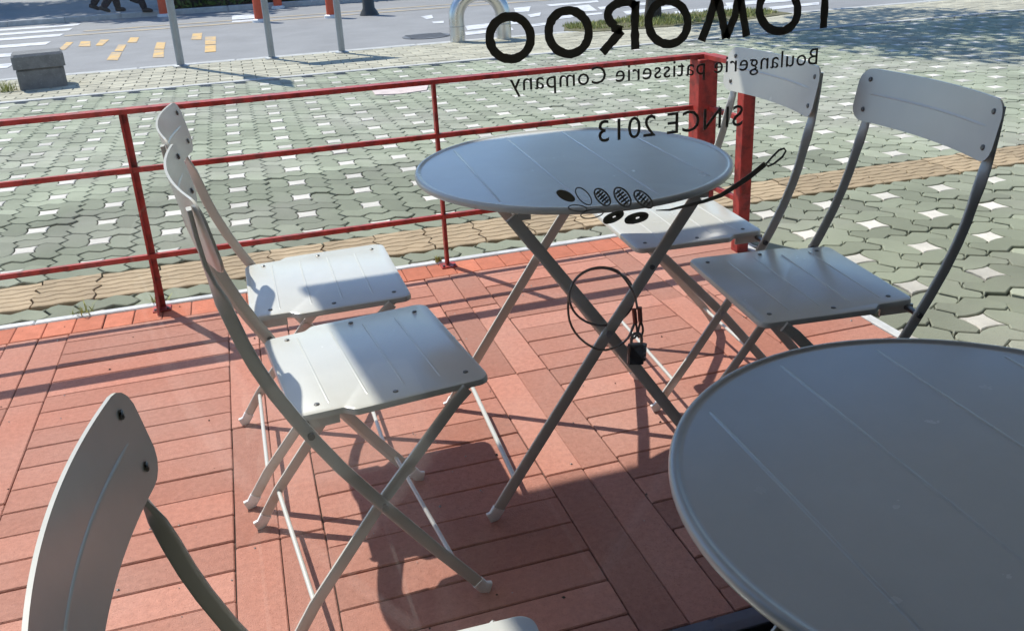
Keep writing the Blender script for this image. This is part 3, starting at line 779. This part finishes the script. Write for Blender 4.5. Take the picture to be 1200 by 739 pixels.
def disc(m_, cx, cy, rx, ry, rot, inner=0.0, n=22):
    q = ring(cx, cy, rx, ry, n, rot=rot)
    if inner: stroke(m_, q, inner, True, .0001)
    else:
        c = G(cx, cy); N = len(q)
        m_.add([(p.x,LY,p.y) for p in q]+[(p.x,LY+.0006,p.y) for p in q], [tuple(range(N)), tuple(reversed(range(N,2*N)))]+[(i,(i+1)%N,N+(i+1)%N,N+i) for i in range(N)])
for cx, cy, rx, ry, rot, kind in ((663,229.5,12,5.5,26,'f'),(684,230,12.5,6,48,'o'),(706,231,12,6.5,48,'h'),(729.5,231,13,7.5,52,'h'),(754,233.5,13.5,6.5,42,'h'),(677,244,11,3.6,6,'o'),(694,250.5,13.5,5,-10,'o'),(719,254.5,16,6,-24,'s'),(746,255.5,18,6.5,-14,'s')):
    m_ = MB()
    if kind == 'f': disc(m_, cx, cy, rx, ry, rot)
    elif kind == 'o': disc(m_, cx, cy, rx, ry, rot, .0016)
    elif kind == 'h':
        disc(m_, cx, cy, rx, ry, rot, .0024)
        for k in range(-2, 3):
            c, s = math.cos(rad(rot)), math.sin(rad(rot)); u = k*rx*.3; hh = ry*.72*math.sqrt(max(0,1-(u/rx)**2))
            stroke(m_, seg((cx+u*c+hh*s, cy+u*s-hh*c),(cx+u*c-hh*s, cy+u*s+hh*c), n=2), .0030, False, .0001)
        stroke(m_, seg((cx-rx*.75*math.cos(rad(rot)), cy-rx*.75*math.sin(rad(rot))),(cx+rx*.75*math.cos(rad(rot)), cy+rx*.75*math.sin(rad(rot)))), .0015, False, .0001)
    else:
        disc(m_, cx, cy, rx*.68, ry*.55, rot, .0068)
        c, s = math.cos(rad(rot)), math.sin(rad(rot))
        for u0, u1 in ((-.5,-.05),(.2,.5)): stroke(m_, seg((cx+u0*rx*c, cy+u0*rx*s),(cx+u1*rx*c, cy+u1*rx*s), n=3), .0040, False, .0002)
    m_.build('emblem_loaf', 'vinyl', pane)

AX0, AX1, AH0, AYF, AH1 = -.69, 4.6, 2.45, 3.365, 3.30
aw = thing('awning', 'pale fabric awning over the terrace above the shop window', 'awning', (0,0,0))
MB().add([(AX0,AYF,AH0),(AX1,AYF,AH0),(AX1,1.17,AH1),(AX0,1.17,AH1)], [(0,1,2,3)]).build('canopy', 'canvas', aw)
MB().tube([(AX0,AYF,AH0-.02),(AX1,AYF,AH0-.02)], .03, 12).build('front_bar', 'alu', aw)
MB().box(AX0,AX1,1.155,1.30,AH1-.12,AH1-.005).build('housing', 'alu', aw)
for x in (AX0+.4, 2.0, AX1-.4): MB().tube([(x,1.3,AH1-.1),(x+.02,2.4,AH0+.25),(x,AYF-.02,AH0-.02)], .022, 10).build('arm', 'alu', aw)
structure(MB().box(-6,7,1.106,1.152,2.462,3.9).box(-6,-1.252,1.106,1.152,-.2,2.4615).box(2.102,7,1.106,1.152,-.2,2.4615).build('facade_bounce_wall', 'facade_bounce'))  # unseen pale walls beside the window, added to bounce sun onto the chairs
structure(MB().box(-6,7,-5,1.1035,-.16,-.10).build('shop_floor', 'floor'))
structure(MB().box(-6,7,-5,1.1035,2.85,2.95).build('shop_ceiling', 'plaster'))
structure(MB().box(-6,7,-5.1,-5.001,-.1,2.85).build('shop_back_wall', 'plaster'))
structure(MB().box(-6.1,-6.001,-5,1.1,-.1,2.85).box(7.001,7.1,-5,1.1,-.1,2.85).build('shop_side_wall', 'plaster'))

# ------------------------------------------------------------------ street furniture
blk = thing('stone_block', 'dark grey stone block seat with a lighter cap on the kerbside paving', 'stone block', (-1.80,9.62,SW), rad(10))
MB().bbox(-.205,.205,-.18,.18,0,.19,.02).build('base', 'granite', blk)
MB().bbox(-.222,.222,-.20,.20,.1905,.325,.022).build('cap', 'granite', blk)
tuft('weed_tuft', 'green weed tuft growing against the dark stone block', -2.08, 9.45, SW, 60, .12, .08, None)
p1 = thing('sign_post', 'grey steel post standing alone near the stone block', 'sign post', (-.565,10.22,SW))
MB().tube([(0,0,0),(0,0,2.6)], .040, 14).build('pole', 'galv', p1, smooth=True)
MB().lathe([(.085,0),(.085,.012),(.05,.02)], n=20).build('base_plate', 'galv', p1)
MB().box(.045,.055,-.36,.06,1.45,2.5).build('sign_plate', 'signface', p1)
p2 = thing('sign_board', 'sign board carried by a pair of grey steel posts at the kerb', 'sign board', (.376,10.22,SW))
for x in (0,.757):
    q_ = MB().tube([(x,0,0),(x,0,1.18)], .036, 14).build('post', 'galv', p2, smooth=True)
    MB().lathe([(.075,0),(.075,.012),(.045,.02)], (x,0,0), 20).build('base_plate', 'galv', q_)
MB().box(-.05,.83,-.046,-.037,.74,1.15).build('board', 'signface', p2)
ar = thing('arch_bollard', 'thick shiny steel arch bollard with a welded seam at its crown', 'bollard', (2.755,10.30,SW), rad(-10))
ap = [V((-.27,0,0)),V((-.27,0,.15)),V((-.27,0,.26))]+[V((-.27*math.cos(rad(a)),0,.26+.27*math.sin(rad(a)))) for a in range(12,180,12)]+[V((.27,0,.26)),V((.27,0,.15)),V((.27,0,0))]
MB().tube(ap, .088, 20).build('pipe', 'steel', ar, smooth=True)
MB().tube([V((-.004,0,.53)),V((.004,0,.53))], .0905, 20).build('seam', 'galv', ar, smooth=True)
for s in (-1,1): MB().lathe([(.0905,.168),(.0915,.172),(.0905,.176)], (s*.27,0,0), 20).build('weld_ring', 'galv', ar)
for (px, py), lab in (((305,26),'orange delineator post beside the white rectangle painted on the road'), ((326,10),'orange delineator post near the hedge with a white foot'), ((389,21),'orange delineator post partly hidden by a grey steel post'), ((194.5,17),'orange delineator post beside the walking people')):
    p = onz(px, py, RD); d = thing('delineator_post', lab, 'delineator post', (p.x,min(p.y,19.2),RD), 0, 'orange delineator posts along the road')
    MB().lathe([(.085,0),(.078,.75),(.05,.79)], n=16).build('tube', 'orangeplastic', d, smooth=True)
    MB().lathe([(.13,0),(.125,.04),(.1,.055)], n=16).build('foot', 'whiteplastic', d)
    for z in (.45,.62): MB().lathe([(.083,z),(.083,z+.07)], n=16).build('reflective_band', 'whiteplastic', d)
p = onz(433,18,RD); d = thing('dark_bollard', 'short dark bollard with a flared foot standing on the road', 'bollard', (p.x,p.y,RD))
MB().lathe([(.17,0),(.15,.05),(.105,.12),(.085,.7),(.06,.8),(.02,.82)], n=18).build('shaft', 'darkpost', d, smooth=True)

# ------------------------------------------------------------------ vegetation
def leaf(m_, c, s, n_):
    a = n_.orthogonal().normalized(); b = n_.cross(a); th = random.uniform(0,6.28); u = a*math.cos(th)+b*math.sin(th); v = n_.cross(u)
    m_.add([c-u*s, c+v*s*.45, c+u*s, c-v*s*.45], [(0,1,2,3)], 0, random.random())
def rndv():
    while True:
        v = V((random.uniform(-1,1),random.uniform(-1,1),random.uniform(-1,1)))
        if .05 < v.length < 1: return v
def tree(label, x, y, z0, ht, cr, nclump, nleaf, ls, tr=.13, sx=1.0):
    t = thing('tree', label, 'tree', (x,y,z0), 0, 'street trees')
    tk = MB().tube([(0,0,-.1),(.02,.01,.3),(-.03,.02,ht*.25),(.04,-.03,ht*.45),(0,0,ht*.75)], [tr*1.35,tr*1.05,tr*.9,tr*.72,tr*.25], 12)
    cl = []
    for _ in range(nclump):
        d_ = rndv(); c = V((d_.x*cr*sx, d_.y*cr, ht*.68+d_.z*cr*.62)); cl.append(c)
        st = V((0.02,0,ht*random.uniform(.36,.6))); mid = st.lerp(c,.5)+V((random.uniform(-.15,.15),random.uniform(-.15,.15),random.uniform(0,.25)))
        tk.tube([st,mid,c], [tr*.34,tr*.2,tr*.06], 6)
    tk.build('trunk', 'bark', t, smooth=True)
    lf = MB()
    for c in cl:
        rr = cr*random.uniform(.24,.42)
        for _ in range(nleaf//nclump):
            dv = rndv(); leaf(lf, c+dv*rr*V((1,1,1)).length/1.73, ls*random.uniform(.6,1.2), rndv().normalized())
    stuff(lf.build('crown', 'leaf', t, rnd=True)); return t
tree('leafy street tree with a slim dark trunk in the grassy bed by the road', 5.25, 10.95, SW, 6.3, 1.9, 30, 5400, .10, .09, 1.15)
tree('large leafy tree on the far pavement left of the hedge', -3.2, 26.6, RD+.08, 8.0, 3.3, 40, 9000, .19, .17)
tree('spreading leafy tree beyond the far pavement and crosswalk', -8.8, 26.8, RD+.08, 8.0, 3.4, 40, 9000, .19, .17)
bed = [(3.85,10.48),(4.1,10.15),(5.0,10.02),(6.1,10.05),(6.9,10.3),(6.9,11.05),(6.0,11.35),(4.8,11.3),(4.05,11.0)]
structure(MB().add([(x,y,SW+.008) for x,y in bed]+[(x,y,RD-.02) for x,y in bed], [tuple(range(9))]+[(i,(i+1)%9,9+(i+1)%9,9+i) for i in range(9)]).build('planting_bed', 'soil'))
gm = MB()
for _ in range(5200):
    x, y = random.uniform(3.95,6.8), random.uniform(10.1,11.25)
    if ((x-5.4)/1.5)**2+((y-10.68)/.62)**2 > 1: continue
    if math.sin(x*5.1)+math.sin(y*9+x) < -.9: continue
    h = random.uniform(.02,.055); b_ = random.uniform(0,6.28); dx, dy = math.cos(b_), math.sin(b_); w_ = .007
    gm.add([(x-dy*w_,y+dx*w_,SW+.015),(x+dy*w_,y-dx*w_,SW+.015),(x+dx*h*.5,y+dy*h*.5,SW+.02+h)], [(0,1,2)], 0, random.random())
stuff(gm.build('grass', 'grass', rnd=True))
hg = thing('hedge', 'low dark clipped hedge along the far pavement', 'hedge', (1.8,20.1,RD+.085))
hb = MB().bbox(-2.9,2.9,-.36,.36,0,.7,.06).build('stems', 'bark', hg)
hl = MB()
for _ in range(4200):
    x, y, z = random.uniform(-3,3), random.uniform(-.45,.45), random.uniform(.02,.85)
    if abs(y) < .33 and z < .68: y = math.copysign(random.uniform(.34,.45), y)
    leaf(hl, V((x,y,z)), random.uniform(.05,.1), rndv().normalized())
stuff(hl.build('foliage', 'leaf', hg, rnd=True))

# ------------------------------------------------------------------ people on the far pavement
def person(label, x, y, rz, stride, arm):
    z0 = RD+.085
    t = thing('person', label, 'person', (x,y,z0), rz, 'people walking on the far pavement')
    me = bpy.data.meshes.new('body')
    vs = []; es = []; rs = []
    def add(p, r, par):
        vs.append(p); rs.append(r)
        if par is not None: es.append((par, len(vs)-1))
        return len(vs)-1
    pel = add((0,0,.95), (.15,.11), None)
    waist = add((0.01,0,1.08), (.135,.10), pel); chest = add((.01,0,1.30), (.165,.12), waist)
    neck = add((.01,0,1.47), (.06,.06), chest); hd = add((.02,0,1.56), (.075,.08), neck); hd2 = add((.02,0,1.70), (.08,.085), hd)
    for s in (-1,1):
        k = stride*s
        hip = add((0,s*.095,.90), (.092,.092), pel); kn = add((.16*k+.05,s*.10,.50+.03*abs(k)), (.088,.082), hip)
        lift = .10 if k < 0 else 0.0
        an = add((.34*k-(.10 if k < 0 else 0),s*.10,.045+lift), (.070,.062), kn); 
        sh = add((.01,s*.19,1.40), (.062,.062), chest); el = add((-.12*k*arm,s*.235,1.13), (.045,.045), sh); wr = add((-.2*k*arm+.08,s*.23,.90), (.032,.032), el)
    me.from_pydata(vs, es, [])
    o = link('body', me, t)
    me.materials.append(M['trouser'])
    sk = o.modifiers.new('skin', 'SKIN'); sv = me.skin_vertices[0].data
    for i, r in enumerate(rs): sv[i].radius = r
    sv[0].use_root = True; sk.use_smooth_shade = True
    o.modifiers.new('sub', 'SUBSURF').levels = 1; o.modifiers['sub'].render_levels = 1
    hm = MB(); hm.lathe([(.03,1.80),(.075,1.785),(.098,1.74),(.10,1.68),(.094,1.63)], (.005,0,0), 14); hm.build('hair', 'hair', t, smooth=True)
    fm = MB(); fm.lathe([(.03,1.545),(.062,1.56),(.078,1.61),(.082,1.67),(.078,1.72)], (.028,0,0), 14); fm.build('face', 'skin', t, smooth=True)
    for s in (-1,1):
        k = stride*s; lift = .10 if k < 0 else 0.0; ax = .34*k-(.10 if k < 0 else 0)
        f_ = MB(); tl = -.35 if k < 0 else 0
        pts = [(-.06,.045),(-.01,.052),(.05,.046),(.10,.036),(.135,.024)]
        f_.tube([V((ax+u*math.cos(tl), s*.10, lift+.045+u*math.sin(tl)*1.0+(r-.045))) for u, r in pts], [.035,.045,.045,.038,.018], 10)
        f_.build('shoe', 'shoe', t, smooth=True)
        h_ = MB(); wx = -.2*k*arm+.08
        h_.tube([V((wx,s*.23,.90)),V((wx+.01,s*.23,.85)),V((wx+.02,s*.228,.80))], [.030,.036,.022], 8)
        for q in range(4): h_.tube([V((wx-.02+q*.018,s*.228,.82)),V((wx-.015+q*.018,s*.225,.77)),V((wx-.008+q*.016,s*.218,.735+.006*abs(q-1.5)))], [.0095,.0088,.007], 6)
        h_.tube([V((wx+.03,s*.226,.86)),V((wx+.055,s*.22,.83)),V((wx+.058,s*.216,.795))], [.010,.0095,.007], 6)
        h_.build('hand', 'skin', t, smooth=True)
    return t
pa, pb, pc_ = onz(128,15,RD+.085), onz(150,17,RD+.085), onz(178,7,RD+.085)
person('person in dark trousers and black shoes stepping along the far pavement', pa.x, pa.y, rad(8), .55, .6)
person('person in dark trousers in mid-stride with one shoe lifted', pb.x, pb.y, rad(4), .95, .8)
person('person in dark trousers walking beside the orange delineator post', pc_.x, pc_.y, rad(0), .75, .6)
